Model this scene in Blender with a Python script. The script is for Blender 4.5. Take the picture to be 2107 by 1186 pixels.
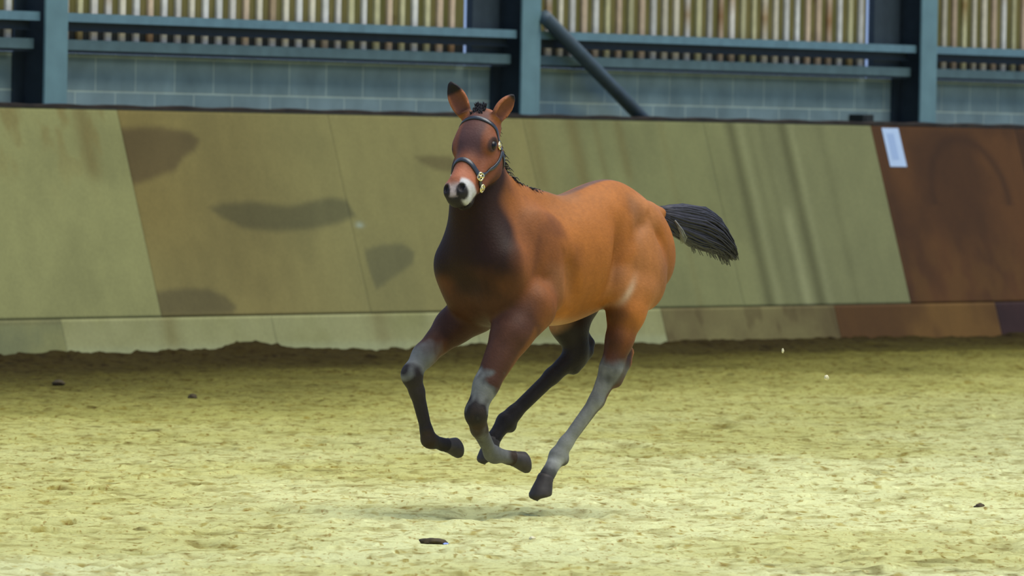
import bpy, bmesh, math, random
import numpy as np
from mathutils import Vector, Matrix

random.seed(7)
rng = np.random.default_rng(11)
scene = bpy.context.scene
for o in list(bpy.data.objects):
    bpy.data.objects.remove(o)

# ------------------------------------------------------------------ camera
FPX, IW, IH = 17270.0, 2107.0, 1186.0
EYE = 1.49                      # camera height, metres
PITCH = math.atan((IH / 2 - 272.0) / FPX)
ROLL = 0.018
cam_d = bpy.data.cameras.new('camera')
cam_d.sensor_fit = 'HORIZONTAL'; cam_d.sensor_width = 36.0
cam_d.lens = FPX / IW * 36.0
cam_d.clip_start = 0.5; cam_d.clip_end = 400
cam_d.dof.use_dof = True
cam_d.dof.focus_distance = 32.4
cam_d.dof.aperture_fstop = 10.0
cam = bpy.data.objects.new('camera', cam_d)
scene.collection.objects.link(cam)
c_, s_ = math.cos(ROLL), math.sin(ROLL)
fw = Vector((0, math.cos(PITCH), -math.sin(PITCH)))
u0 = Vector((0, math.sin(PITCH), math.cos(PITCH)))
r0 = Vector((1, 0, 0))
rt = c_ * r0 + s_ * u0
up = -s_ * r0 + c_ * u0
M = Matrix((rt, up, -fw)).transposed().to_4x4()
M.translation = Vector((0, 0, EYE))
cam.matrix_world = M
scene.camera = cam

# ------------------------------------------------------------------ world, lights, exposure
world = bpy.data.worlds.new('sky'); scene.world = world
world.use_nodes = True
bg = world.node_tree.nodes['Background']
bg.inputs['Color'].default_value = (0.42, 0.60, 1.0, 1)
bg.inputs['Strength'].default_value = 0.62

sun_d = bpy.data.lights.new('roof_daylight', 'SUN')
sun_d.energy = 2.55; sun_d.angle = math.radians(44); sun_d.color = (1.0, 0.97, 0.86)
sun = bpy.data.objects.new('roof_daylight', sun_d); scene.collection.objects.link(sun)
sun.rotation_euler = (-Vector((0.38, -0.12, 0.92))).to_track_quat('-Z', 'Y').to_euler()
sun.location = (8, 30, 14)

def area(name, loc, target, size, energy, color):
    d = bpy.data.lights.new(name, 'AREA'); d.shape = 'SQUARE'; d.size = size
    d.energy = energy; d.color = color
    o = bpy.data.objects.new(name, d); scene.collection.objects.link(o)
    o.location = loc
    o.rotation_euler = (Vector(target) - Vector(loc)).to_track_quat('-Z', 'Y').to_euler()
    return o
area('rooflight', (1.2, 34, 8.5), (0.5, 32, 0), 6.0, 260, (1.0, 0.98, 0.88))

vs = scene.view_settings
vs.view_transform = 'Standard'; vs.look = 'None'; vs.exposure = 0.0; vs.gamma = 1.0
vs.use_curve_mapping = False

# ------------------------------------------------------------------ helpers
def link(o):
    scene.collection.objects.link(o); return o

def mesh_obj(name, verts, faces, mat=None, parent=None, smooth=False, colors=None, loc=None, rot=None):
    me = bpy.data.meshes.new(name)
    if isinstance(verts, np.ndarray) and isinstance(faces, np.ndarray):
        nv, nf = len(verts), len(faces); k = faces.shape[1]
        me.vertices.add(nv); me.vertices.foreach_set('co', verts.astype(np.float32).ravel())
        me.loops.add(nf * k); me.loops.foreach_set('vertex_index', faces.astype(np.int32).ravel())
        me.polygons.add(nf)
        me.polygons.foreach_set('loop_start', np.arange(nf, dtype=np.int32) * k)
        me.polygons.foreach_set('loop_total', np.full(nf, k, dtype=np.int32))
        me.update(calc_edges=True)
    else:
        me.from_pydata([tuple(v) for v in verts], [], [tuple(f) for f in faces]); me.update()
    if smooth:
        me.polygons.foreach_set('use_smooth', np.ones(len(me.polygons), dtype=bool))
    if colors is not None:
        ca = me.color_attributes.new('Col', 'FLOAT_COLOR', 'POINT')
        cc = np.ones((len(me.vertices), 4), np.float32); cc[:, :3] = colors
        ca.data.foreach_set('color', cc.ravel())
    if mat: me.materials.append(mat)
    o = bpy.data.objects.new(name, me); link(o)
    if parent: o.parent = parent
    if loc is not None: o.location = loc
    if rot is not None: o.rotation_euler = rot
    return o

def tag(o, label=None, cat=None, group=None, kind=None):
    if label: o['label'] = label
    if cat: o['category'] = cat
    if group: o['group'] = group
    if kind: o['kind'] = kind
    return o

def empty(name, loc, rot=(0, 0, 0)):
    o = bpy.data.objects.new(name, None); link(o); o.location = loc; o.rotation_euler = rot
    o.empty_display_size = 0.1
    return o

class MB:
    """collects boxes / tubes into one mesh"""
    def __init__(self): self.v = []; self.f = []
    def box(self, x0, x1, y0, y1, z0, z1):
        n = len(self.v)
        self.v += [(x, y, z) for z in (z0, z1) for y in (y0, y1) for x in (x0, x1)]
        self.f += [tuple(n + i for i in q) for q in ((0, 2, 3, 1), (4, 5, 7, 6), (0, 1, 5, 4), (2, 6, 7, 3), (0, 4, 6, 2), (1, 3, 7, 5))]
    def tube(self, pts, rad, seg=12, cap=True):
        pts = [Vector(p) for p in pts]
        if not hasattr(rad, '__len__'): rad = [rad] * len(pts)
        n0 = len(self.v); ref = None
        for i, p in enumerate(pts):
            t = (pts[min(i + 1, len(pts) - 1)] - pts[max(i - 1, 0)]).normalized()
            if ref is None:
                ref = t.orthogonal().normalized()
            ref = (ref - t * ref.dot(t)).normalized(); b = t.cross(ref)
            for k in range(seg):
                a = 2 * math.pi * k / seg
                self.v.append(tuple(p + rad[i] * (math.cos(a) * ref + math.sin(a) * b)))
        for i in range(len(pts) - 1):
            for k in range(seg):
                a = n0 + i * seg + k; b2 = n0 + i * seg + (k + 1) % seg
                self.f.append((a, b2, b2 + seg, a + seg))
        if cap:
            self.f.append(tuple(n0 + k for k in range(seg))[::-1])
            self.f.append(tuple(n0 + (len(pts) - 1) * seg + k for k in range(seg)))
    def build(self, name, mat, parent=None, smooth=False, **k):
        return mesh_obj(name, self.v, self.f, mat, parent, smooth, **k)

# value noise in numpy -------------------------------------------------------
def _hash(ix, iy, iz, seed):
    h = (ix.astype(np.int64) * 374761393 + iy.astype(np.int64) * 668265263 + iz.astype(np.int64) * 2147483647 + seed * 974634777) & 0xffffffff
    h = ((h ^ (h >> 13)) * 1274126177) & 0xffffffff
    h = (h ^ (h >> 16)) & 0xffffffff
    h = (h * 2246822519) & 0xffffffff
    return ((h ^ (h >> 15)) & 0xffffff) / float(0xffffff)

def vnoise2(x, y, seed=0):
    ix = np.floor(x); iy = np.floor(y); fx = x - ix; fy = y - iy
    fx = fx * fx * (3 - 2 * fx); fy = fy * fy * (3 - 2 * fy)
    z = np.zeros_like(ix)
    a = _hash(ix, iy, z, seed); b = _hash(ix + 1, iy, z, seed)
    c = _hash(ix, iy + 1, z, seed); d = _hash(ix + 1, iy + 1, z, seed)
    return (a + (b - a) * fx) * (1 - fy) + (c + (d - c) * fx) * fy

def fbm2(x, y, oct=4, seed=0):
    s = 0; a = .5; n = 0
    for i in range(oct):
        s = s + a * vnoise2(x * 2 ** i + 17.3 * i, y * 2 ** i - 9.1 * i, seed + i); n += a; a *= .5
    return s / n

def vnoise3(p, seed=0):
    i = np.floor(p); f = p - i; f = f * f * (3 - 2 * f); r = 0
    for dx in (0, 1):
        for dy in (0, 1):
            for dz in (0, 1):
                w = (f[:, 0] if dx else 1 - f[:, 0]) * (f[:, 1] if dy else 1 - f[:, 1]) * (f[:, 2] if dz else 1 - f[:, 2])
                r = r + w * _hash(i[:, 0] + dx, i[:, 1] + dy, i[:, 2] + dz, seed)
    return r

def sstep(a, b, x):
    t = np.clip((x - a) / (b - a), 0, 1); return t * t * (3 - 2 * t)

def srgb(r, g, b):
    f = lambda c: (c / 255 / 12.92) if c / 255 <= .04045 else ((c / 255 + .055) / 1.055) ** 2.4
    return np.array([f(r), f(g), f(b)])

# ------------------------------------------------------------------ materials
def mat_new(name, color=(.5, .5, .5), rough=.6, metal=0., spec=.5, vcol=False,
            noise=None, bump=None, sheen=0.):
    """noise=(scale, amount), bump=(scale, strength, distance)"""
    m = bpy.data.materials.new(name); m.use_nodes = True
    nt = m.node_tree; b = nt.nodes['Principled BSDF']
    b.inputs['Roughness'].default_value = rough; b.inputs['Metallic'].default_value = metal
    b.inputs['Specular IOR Level'].default_value = spec
    if sheen: b.inputs['Sheen Weight'].default_value = sheen
    tc = nt.nodes.new('ShaderNodeTexCoord')
    if vcol:
        src = nt.nodes.new('ShaderNodeVertexColor'); src.layer_name = 'Col'; out = src.outputs['Color']
    else:
        src = nt.nodes.new('ShaderNodeRGB'); src.outputs[0].default_value = (*color[:3], 1); out = src.outputs[0]
    if noise:
        n = nt.nodes.new('ShaderNodeTexNoise'); n.inputs['Scale'].default_value = noise[0]; n.inputs['Detail'].default_value = 5
        nt.links.new(tc.outputs['Object'], n.inputs['Vector'])
        mr = nt.nodes.new('ShaderNodeMapRange'); mr.inputs[1].default_value = .3; mr.inputs[2].default_value = .7
        mr.inputs[3].default_value = 1 - noise[1]; mr.inputs[4].default_value = 1 + noise[1]
        nt.links.new(n.outputs['Fac'], mr.inputs[0])
        mx = nt.nodes.new('ShaderNodeVectorMath'); mx.operation = 'SCALE'
        nt.links.new(out, mx.inputs[0]); nt.links.new(mr.outputs[0], mx.inputs['Scale']); out = mx.outputs[0]
    nt.links.new(out, b.inputs['Base Color'])
    if bump:
        n2 = nt.nodes.new('ShaderNodeTexNoise'); n2.inputs['Scale'].default_value = bump[0]; n2.inputs['Detail'].default_value = 4
        nt.links.new(tc.outputs['Object'], n2.inputs['Vector'])
        bp = nt.nodes.new('ShaderNodeBump'); bp.inputs['Strength'].default_value = bump[1]; bp.inputs['Distance'].default_value = bump[2]
        nt.links.new(n2.outputs['Fac'], bp.inputs['Height']); nt.links.new(bp.outputs[0], b.inputs['Normal'])
    return m

M_sand = mat_new('sand', vcol=True, rough=.95, spec=.1, noise=(60, .10), bump=(90, .5, .01))
def sand_flecks(m):
    nt = m.node_tree; b = nt.nodes['Principled BSDF']; src = b.inputs['Base Color'].links[0].from_socket
    tc = nt.nodes.new('ShaderNodeTexCoord'); cur = src
    for sx, sy, lo, hi, colr in ((13, 4.5, .58, .70, (.70, .60, .40)), (30, 10, .60, .70, (.60, .50, .32)), (44, 14, .60, .72, (.66, .52, .40)), (22, 7, .62, .70, (1.16, 1.18, 1.22)), (7, 3.2, .66, .74, (.50, .44, .30))):
        mp = nt.nodes.new('ShaderNodeMapping'); mp.inputs['Scale'].default_value = (sx, sy, 1); mp.inputs['Location'].default_value = (sx, hi * 9, 0)
        nt.links.new(tc.outputs['Object'], mp.inputs[0])
        n = nt.nodes.new('ShaderNodeTexNoise'); n.inputs['Scale'].default_value = 1.0; n.inputs['Detail'].default_value = 2
        nt.links.new(mp.outputs[0], n.inputs['Vector'])
        mr = nt.nodes.new('ShaderNodeMapRange'); mr.inputs[1].default_value = lo; mr.inputs[2].default_value = hi
        nt.links.new(n.outputs['Fac'], mr.inputs[0])
        mx = nt.nodes.new('ShaderNodeMix'); mx.data_type = 'RGBA'; mx.blend_type = 'MULTIPLY'
        nt.links.new(mr.outputs[0], mx.inputs[0]); nt.links.new(cur, mx.inputs[6]); mx.inputs[7].default_value = (*colr, 1)
        cur = mx.outputs[2]
    nt.links.new(cur, b.inputs['Base Color'])
sand_flecks(M_sand)
M_steel = mat_new('painted_steel', (.17, .30, .31), rough=.55, spec=.4, noise=(6, .10))
M_steel2 = mat_new('galvanised_steel', (.15, .27, .30), rough=.5, spec=.4, noise=(9, .12))
M_brace = mat_new('brace_steel', (.075, .11, .13), rough=.5, spec=.4, noise=(9, .12))
M_steel_shade = mat_new('shaded_steel', (.042, .058, .066), rough=.6, spec=.3, noise=(9, .12))  # darker copy of the steel, recess shade put into its colour
M_rail2 = mat_new('dull_steel', (.115, .185, .185), rough=.65, spec=.3, noise=(7, .15))
M_dark = mat_new('shade_and_box_dark', (.022, .025, .020), rough=.8, noise=(12, .2))  # near-black for the painted shade strip and the small box
M_cap = mat_new('capping', (.030, .020, .012), rough=.9, noise=(8, .5))
M_ply = mat_new('plywood', vcol=True, rough=.75, spec=.25, noise=(45, .07), bump=(60, .15, .003))
M_paper = mat_new('paper', (.52, .66, .85), rough=.6, noise=(10, .05))
M_ink = mat_new('ink', (.38, .51, .73), rough=.6)
M_clod = mat_new('dung', (.060, .040, .012), rough=.9, noise=(40, .4), bump=(60, .6, .01))
M_chip = mat_new('pale_chip', (.75, .68, .42), rough=.8, noise=(30, .1))
M_coat = mat_new('coat', vcol=True, rough=.6, spec=.22, noise=(70, .07), bump=(110, .35, .004))
M_hoof = mat_new('hoof', (.045, .036, .030), rough=.6, noise=(40, .25))
M_hair = mat_new('black_hair', (.022, .020, .024), rough=.55, spec=.35, noise=(60, .3))
M_tail = mat_new('tail_hair', vcol=True, rough=.5, spec=.4, noise=(50, .25))
M_eye = mat_new('eye', (.006, .005, .005), rough=.28, spec=.3)
M_lea = mat_new('black_leather', (.028, .034, .045), rough=.32, spec=.6, noise=(60, .15))
M_brass = mat_new('brass', (.95, .82, .42), rough=.18, metal=1.0)
M_cloth = mat_new('polythene', (.25, .35, .75), rough=.4)

def wood_mat(name, ca, cb, knots=True):
    m = bpy.data.materials.new(name); m.use_nodes = True; nt = m.node_tree; b = nt.nodes['Principled BSDF']
    b.inputs['Roughness'].default_value = .8; b.inputs['Specular IOR Level'].default_value = .2
    tc = nt.nodes.new('ShaderNodeTexCoord'); mp = nt.nodes.new('ShaderNodeMapping')
    mp.inputs['Scale'].default_value = (6.0, 1.0, .8)
    nt.links.new(tc.outputs['Object'], mp.inputs[0])
    n = nt.nodes.new('ShaderNodeTexNoise'); n.inputs['Scale'].default_value = 2.3; n.inputs['Detail'].default_value = 3
    nt.links.new(mp.outputs[0], n.inputs['Vector'])
    cr = nt.nodes.new('ShaderNodeValToRGB'); cr.color_ramp.elements[0].position = .32; cr.color_ramp.elements[1].position = .68
    cr.color_ramp.elements[0].color = (*ca, 1); cr.color_ramp.elements[1].color = (*cb, 1)
    nt.links.new(n.outputs['Fac'], cr.inputs[0])
    mp2 = nt.nodes.new('ShaderNodeMapping'); mp2.inputs['Scale'].default_value = (3.2, 1.0, 4.2)
    nt.links.new(tc.outputs['Object'], mp2.inputs[0])
    v = nt.nodes.new('ShaderNodeTexVoronoi'); v.inputs['Scale'].default_value = 1.0
    nt.links.new(mp2.outputs[0], v.inputs['Vector'])
    mr = nt.nodes.new('ShaderNodeMapRange'); mr.inputs[1].default_value = .07; mr.inputs[2].default_value = .2
    nt.links.new(v.outputs['Distance'], mr.inputs[0])
    mx = nt.nodes.new('ShaderNodeMix'); mx.data_type = 'RGBA'
    nt.links.new(mr.outputs[0], mx.inputs[0]); mx.inputs[6].default_value = (.11, .06, .015, 1)
    nt.links.new(cr.outputs[0], mx.inputs[7])
    nt.links.new(mx.outputs[2], b.inputs['Base Color'])
    return m
M_batten = mat_new('pale_boards', vcol=True, rough=.8, spec=.2, noise=(14, .12))
M_board = wood_mat('olive_boards', (.13, .12, .03), (.25, .20, .065))

def block_mat():
    m = bpy.data.materials.new('blockwork'); m.use_nodes = True; nt = m.node_tree; b = nt.nodes['Principled BSDF']
    b.inputs['Roughness'].default_value = .9; b.inputs['Specular IOR Level'].default_value = .2
    tc = nt.nodes.new('ShaderNodeTexCoord')
    sx = nt.nodes.new('ShaderNodeSeparateXYZ'); nt.links.new(tc.outputs['Object'], sx.inputs[0])
    cx = nt.nodes.new('ShaderNodeCombineXYZ')
    ad = nt.nodes.new('ShaderNodeMath'); ad.operation = 'ADD'; ad.inputs[1].default_value = BRICK_OFF
    nt.links.new(sx.outputs[0], ad.inputs[0]); nt.links.new(ad.outputs[0], cx.inputs[0])
    az = nt.nodes.new('ShaderNodeMath'); az.operation = 'ADD'; az.inputs[1].default_value = -1.705 + .225 * 20
    nt.links.new(sx.outputs[2], az.inputs[0]); nt.links.new(az.outputs[0], cx.inputs[1])
    br = nt.nodes.new('ShaderNodeTexBrick')
    br.inputs['Scale'].default_value = 1.0; br.inputs['Brick Width'].default_value = .4745; br.inputs['Row Height'].default_value = .225
    br.inputs['Mortar Size'].default_value = .007; br.inputs['Mortar Smooth'].default_value = .3; br.offset = .5
    br.inputs['Color1'].default_value = (.30, .40, .36, 1); br.inputs['Color2'].default_value = (.36, .47, .42, 1)
    br.inputs['Mortar'].default_value = (.62, .72, .56, 1)
    nt.links.new(cx.outputs[0], br.inputs['Vector'])
    n = nt.nodes.new('ShaderNodeTexNoise'); n.inputs['Scale'].default_value = 4; n.inputs['Detail'].default_value = 6
    nt.links.new(tc.outputs['Object'], n.inputs['Vector'])
    mr = nt.nodes.new('ShaderNodeMapRange'); mr.inputs[1].default_value = .3; mr.inputs[2].default_value = .7; mr.inputs[3].default_value = .82; mr.inputs[4].default_value = 1.15
    nt.links.new(n.outputs['Fac'], mr.inputs[0])
    mx = nt.nodes.new('ShaderNodeVectorMath'); mx.operation = 'SCALE'
    nt.links.new(br.outputs['Color'], mx.inputs[0]); nt.links.new(mr.outputs[0], mx.inputs['Scale'])
    nt.links.new(mx.outputs[0], b.inputs['Base Color'])
    bp = nt.nodes.new('ShaderNodeBump'); bp.inputs['Distance'].default_value = .004; bp.inputs['Strength'].default_value = .6
    nt.links.new(br.outputs['Fac'], bp.inputs['Height']); bp.invert = True
    nt.links.new(bp.outputs[0], b.inputs['Normal'])
    return m
BRICK_OFF = -1.221 + .4745 * 40
M_block = block_mat()

# ------------------------------------------------------------------ the long wall (frame: x along the wall, -y towards the arena)
TH = math.radians(59.5)
P0 = Vector((-3.005, 53.6, 0))
DW = Vector((math.cos(TH), math.sin(TH), 0)); NW = Vector((math.sin(TH), -math.cos(TH), 0))
WROT = (0, 0, TH)
def wloc(u, off=0., z=0.): return P0 + DW * u + NW * off + Vector((0, 0, z))
BAY = 6.0
U0, U1 = -9.0, 27.0

# block wall
mb = MB(); mb.box(U0, U1, .262, .462, -.3, 1.95)
tag(mb.build('wall_back', M_block, loc=P0, rot=WROT), 'grey concrete block wall behind the steel columns', kind='structure')

# columns: I-sections, web square to the wall
names = ['grey steel column at the left edge of the picture',
         'grey steel column behind the foal\'s head and ears, with the sloping brace on its right',
         'grey steel column at right, above the white notice',
         None, None]
for i, k in enumerate((0, 1, 2, -1, 3)):
    u = k * BAY
    if k in (-1, 3): continue
    root = empty('steel_column', wloc(u + .128, -.127), WROT)
    tag(root, names[i], 'column', 'steel columns along the wall')
    a = MB(); a.box(-.128, .128, -.127, -.111, -.2, 4.2); a.build('front_flange', M_steel, root)
    a = MB(); a.box(-.005, .005, -.111, .111, -.2, 4.2); a.build('web', M_steel_shade, root)
    a = MB(); a.box(-.128, .128, .111, .127, -.2, 4.2); a.build('rear_flange', M_steel_shade, root)

# rails and boarding per bay
bays = [(-BAY + .256, 0), (.256, BAY), (BAY + .256, 2 * BAY), (2 * BAY + .256, 3 * BAY)]
bay_words = ['left of the leftmost column', 'in the left bay', 'in the middle bay with the brace', 'right of the rightmost column']
gap_end = {1: (5.555, 5.634), 2: (11.49, 11.584)}
for bi, (a0, a1) in enumerate(bays):
    w = bay_words[bi]
    # upper rail: lipped channel
    root = empty('steel_rail', wloc(a0, -.12), WROT)
    tag(root, 'upper blue-grey steel rail %s' % w, 'rail', 'steel rails between the columns')
    L = a1 - a0
    m = MB(); m.box(0, L, -.075, -.067, 2.148, 2.205); m.build('lip', M_steel2, root)
    m = MB(); m.box(0, L, -.067, .012, 2.197, 2.205); m.build('top_flange', M_steel2, root)
    m = MB(); m.box(0, L, .004, .012, 2.09, 2.197); m.build('web', M_steel_shade, root)
    m = MB(); m.box(0, L, -.012, .004, 2.088, 2.096); m.build('bottom_flange', M_steel_shade, root)
    # lower rail
    root = empty('steel_rail', wloc(a0, -.12), WROT)
    tag(root, 'lower blue-grey steel rail above the blocks %s' % w, 'rail', 'steel rails between the columns')
    m = MB(); m.box(0, L, -.03, -.02, 1.968, 2.034); m.build('lip', M_rail2, root)
    m = MB(); m.box(0, L, -.02, -.005, 2.026, 2.034); m.build('top_flange', M_rail2, root)
    m = MB(); m.box(0, L, -.015, -.005, 1.951, 2.026); m.build('web', M_steel_shade, root)
    # boarding: pale battens, olive boards, light and shade in their colours; dark shade strip
    root = empty('timber_boarding', wloc(a0, -.19), WROT)
    tag(root, 'vertical striped timber boarding %s' % w, 'timber cladding', 'vertical boarding above the block wall')
    ge = gap_end.get(bi)
    e1 = (ge[0] if ge else a1 - .06) - a0
    verts = []; faces = []; cols = []
    ph = {0: .686 - .167 * 45, 1: .686, 2: 9.701 - .167 * 28, 3: 12.741}[bi]
    k0 = -6; uu = ph + k0 * .1672
    r2 = random.Random(40 + bi)
    while uu < a0 + e1 - .05:
        if uu > a0 + .03:
            n = len(verts); c = uu - a0; hw = .030 + r2.uniform(-.004, .004)
            zz = np.linspace(2.034, 4.2, 14)
            base = 1.12 * random.choice([srgb(235, 222, 190), srgb(225, 215, 195), srgb(218, 190, 155), srgb(208, 198, 148), srgb(228, 222, 206)])
            if bi >= 2: base = base * r2.uniform(.62, .95)
            for j, z in enumerate(zz):
                sh = base * r2.uniform(.88, 1.08)
                if r2.random() < .10: sh = sh * np.array([.6, .45, .3])
                for q in ((c - hw, 0.), (c + hw, 0.), (c + hw, .02), (c - hw, .02)):
                    verts.append((q[0], q[1], z)); cols.append(sh)
            for j in range(13):
                for q in range(4):
                    p = n + j * 4 + q; p2 = n + j * 4 + (q + 1) % 4
                    faces.append((p, p2, p2 + 4, p + 4))
        uu += .1672
    mesh_obj('pale_strips', verts, faces, M_batten, root, colors=np.array(cols))
    m = MB(); x = 0.
    while x < e1 - .01:
        x2 = min(x + .1672, e1); m.box(x, x2 - .002, .021, .043, 2.105, 4.2); x = x2
    m.build('olive_boards', M_board, root)
    m = MB(); m.box(0, e1, .0215, .05, 1.951, 2.1049); m.build('sill_shade', M_dark, root)  # dark strip added for the shade between battens under the rail
    if ge:
        m = MB(); m.box(ge[1] - a0, a1 - a0 - .003, .0, .05, 1.951, 4.2); m.build('end_post', M_steel_shade, root)

# diagonal brace (round tube) in the middle bay
pa, pb = Vector((6.20, .127 - .0, 2.415)), Vector((8.62, .127, 1.28))
root = None
m = MB(); m.tube([wloc(6.25, .028, 2.305) - wloc(6.3, -.045, 0), wloc(8.16, -.095, 1.47) - wloc(6.3, -.045, 0)], .050, 20)
o = m.build('steel_brace', M_brace, loc=wloc(6.3, -.045), smooth=True)
tag(o, 'dark grey steel tube brace sloping down to the right from the column behind the foal', 'brace')

# small dark box beside the third column
m = MB(); m.box(0, .17, -.06, .06, 0, .085); m.box(.03, .14, -.066, -.06, .015, .07); 
o = m.build('junction_box', M_dark, loc=wloc(11.34, -.20, 1.585), rot=WROT)
tag(o, 'small dark box low on the block wall just left of the third column', 'box')

# ------------------------------------------------------------------ sloped plywood kickboards
ZT = 1.59; KS = .28; OT = .04
def koff(z): return OT + KS * (ZT - z)
pale = srgb(158, 156, 106); tan = srgb(150, 136, 84); grn = srgb(143, 143, 98); gry = srgb(138, 138, 100)
rust = srgb(92, 62, 34); dk = srgb(60, 38, 36)

def poly_sd(x, z, pts):
    """signed distance (negative inside) to a polygon"""
    pts = np.array(pts); n = len(pts)
    d = np.full(x.shape, 1e9); inside = np.zeros(x.shape, bool)
    for i in range(n):
        ax, az = pts[i]; bx, bz = pts[(i + 1) % n]
        ex, ez = bx - ax, bz - az
        t = np.clip(((x - ax) * ex + (z - az) * ez) / (ex * ex + ez * ez), 0, 1)
        d = np.minimum(d, np.hypot(x - ax - t * ex, z - az - t * ez))
        c = ((az > z) != (bz > z)) & (x < (bx - ax) * (z - az) / (bz - az + 1e-12) + ax)
        inside ^= c
    return np.where(inside, -d, d)

stains = [
    ([(0.791, 1.476), (1.26, 1.493), (1.597, 1.458), (1.701, 1.396), (1.602, 1.325), (1.431, 1.267), (1.33, 1.204), (1.131, 1.171), (0.876, 1.114), (0.6, 1.09), (.6, 1.476)], np.array([.42, .36, .45]), .72, .035),
    ([(1.618, 0.958), (1.791, 0.99), (2.182, 1.001), (2.594, 0.973), (2.915, 1.012), (3.176, 1.045), (3.382, 1.019), (3.44, 0.906), (3.221, 0.857), (2.831, 0.809), (2.398, 0.793), (1.986, 0.813), (1.749, 0.889)], np.array([.42, .45, .55]), .75, .035),
    ([(3.448, 0.688), (3.725, 0.72), (3.978, 0.719), (4.112, 0.66), (4.045, 0.578), (3.786, 0.491), (3.496, 0.402), (3.457, 0.532)], np.array([.55, .58, .70]), .75, .03),
    ([(0.6, 0.415), (1.129, 0.444), (1.416, 0.433), (1.605, 0.39), (1.71, 0.314), (1.631, 0.264), (1.169, 0.256), (0.6, 0.259)], np.array([.52, .52, .62]), .8, .03),
    ([(4.359, 1.312), (4.558, 1.326), (4.85, 1.328), (4.95, 1.25), (4.801, 1.205), (4.609, 1.221), (4.435, 1.266)], np.array([.48, .42, .42]), .7, .03),
]
def streak(x, u, w, z=None, z0=-1, z1=9):
    m_ = np.exp(-((x - u) / w) ** 2)
    if z is not None: m_ = m_ * sstep(z0 - .08, z0 + .08, z) * (1 - sstep(z1 - .08, z1 + .08, z))
    return m_

def ply_color(u, z, kind):
    n1 = fbm2(u * 1.6, z * 2.2, 4, 3); n2 = fbm2(u * 7, z * 5, 3, 9); n3 = fbm2(u * 9.0, z * .8, 3, 21)
    u = u + 0 * z
    def mix(a, b, t): return a * (1 - t[..., None]) + b * t[..., None]
    one = np.ones(u.shape)
    if kind == 'pale':
        c = mix(pale * .93, pale * 1.08, sstep(.3, .7, n1))
        c = mix(c, tan * .9, .8 * sstep(.52, .75, n2) * sstep(.9, 1.6, z))
        c = mix(c, tan * .8, .8 * streak(u, .35, .10, z, 1.15))
    elif kind == 'tan':
        c = mix(tan * .86, tan * 1.06, sstep(.3, .7, n1))
        c = mix(c, pale * .93, .45 * sstep(1.8, 3.5, u) * one)
        c = mix(c, srgb(128, 105, 50), .4 * sstep(2.0, .7, u) * sstep(.4, 1.0, z))
    elif kind == 'green':
        c = mix(grn * .9, grn * 1.06, sstep(.3, .7, n1))
        c = mix(tan * 1.0, c, sstep(5.0, 6.9, u) * one)
        c = mix(c, gry, .7 * sstep(8.3, 9.6, u) * one)
        for uc, w, a, z0 in ((6.62, .10, .45, 1.0), (6.05, .08, .25, 1.1), (7.28, .07, .35, 1.15), (6.95, .05, .25, .9), (7.9, .05, .15, 0)):
            c = mix(c, srgb(118, 98, 48), a * streak(u, uc, w, z, z0))
        for uc, w, a in ((8.93, .075, .62), (9.72, .075, .62), (9.2, .04, .15), (10.3, .06, .2), (9.40, .05, .2)):
            c = mix(c, srgb(92, 90, 56), a * streak(u, uc, w))
        for uc, w, a, z1 in ((9.08, .05, .3, 2), (9.52, .07, .6, .95), (9.86, .05, .3, 2)):
            c = mix(c, srgb(172, 172, 130), a * streak(u, uc, w, z, -1, z1))
    elif kind == 'rust':
        c = mix(rust * .72, rust * 1.15, sstep(.3, .7, n1))
        c = mix(c, srgb(104, 76, 40), .55 * sstep(.9, .35, z) * sstep(.35, .65, n2))
        rr = np.hypot((u - 12.5) / .62, (z - 1.05) / .45)
        c = mix(c, rust * .5, .7 * np.exp(-((rr - 1) / .10) ** 2) * (z > 1.0))
        c = mix(c, rust * .55, .5 * streak(u, 11.2, .1, z, .5))
    elif kind == 'darkrust':
        c = mix(rust * .45, rust * .75, sstep(.3, .7, n1))
    elif kind == 'strip_pale':
        c = mix(pale * .95, srgb(170, 168, 122), sstep(.3, .7, n1))
        c = mix(c, tan * .8, .5 * streak(u, .85, .10) + .45 * streak(u, 3.45, .12))
        c = mix(c, srgb(178, 182, 145), .6 * sstep(.1, .03, z))
    elif kind == 'strip_grey':
        c = mix(srgb(132, 134, 98), pale * .95, sstep(.3, .7, n1))
        c = mix(c, srgb(95, 80, 45), .8 * streak(z, .245, .010))
    elif kind == 'strip_tan':
        c = mix(srgb(112, 98, 62), srgb(136, 126, 82), sstep(.3, .7, n1))
        c = mix(c, srgb(90, 75, 42), .5 * sstep(.6, .75, n2))
    elif kind == 'strip_rust':
        c = mix(srgb(92, 66, 34), srgb(118, 90, 50), sstep(.3, .7, n1))
    else:
        c = mix(dk * .8, dk * 1.2, sstep(.3, .7, n1))
    c = c * (.93 + .14 * n2)[..., None] * np.array([.84, .84, .70])
    if 'rust' in kind: c = c * np.array([1.10, .97, .66])
    c = c * (.96 + .08 * n3)[..., None]
    if kind in ('tan', 'green'):
        for pts, f, a, soft in stains:
            if max(p[0] for p in pts) < u.min() - .1 or min(p[0] for p in pts) > u.max() + .1: continue
            sd = poly_sd(u + .03 * (n2 - .5), z + .03 * (n1 - .5), pts)
            t = a * (1 - sstep(-soft, soft * .6, sd))
            c = c * (1 - t[..., None] * (1 - f))
        t = .7 * np.exp(-(((u - 3.466) / .05) ** 2 + ((z - .847) / .016) ** 2))
        c = mix(c, srgb(170, 185, 165), t)
    return c

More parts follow.
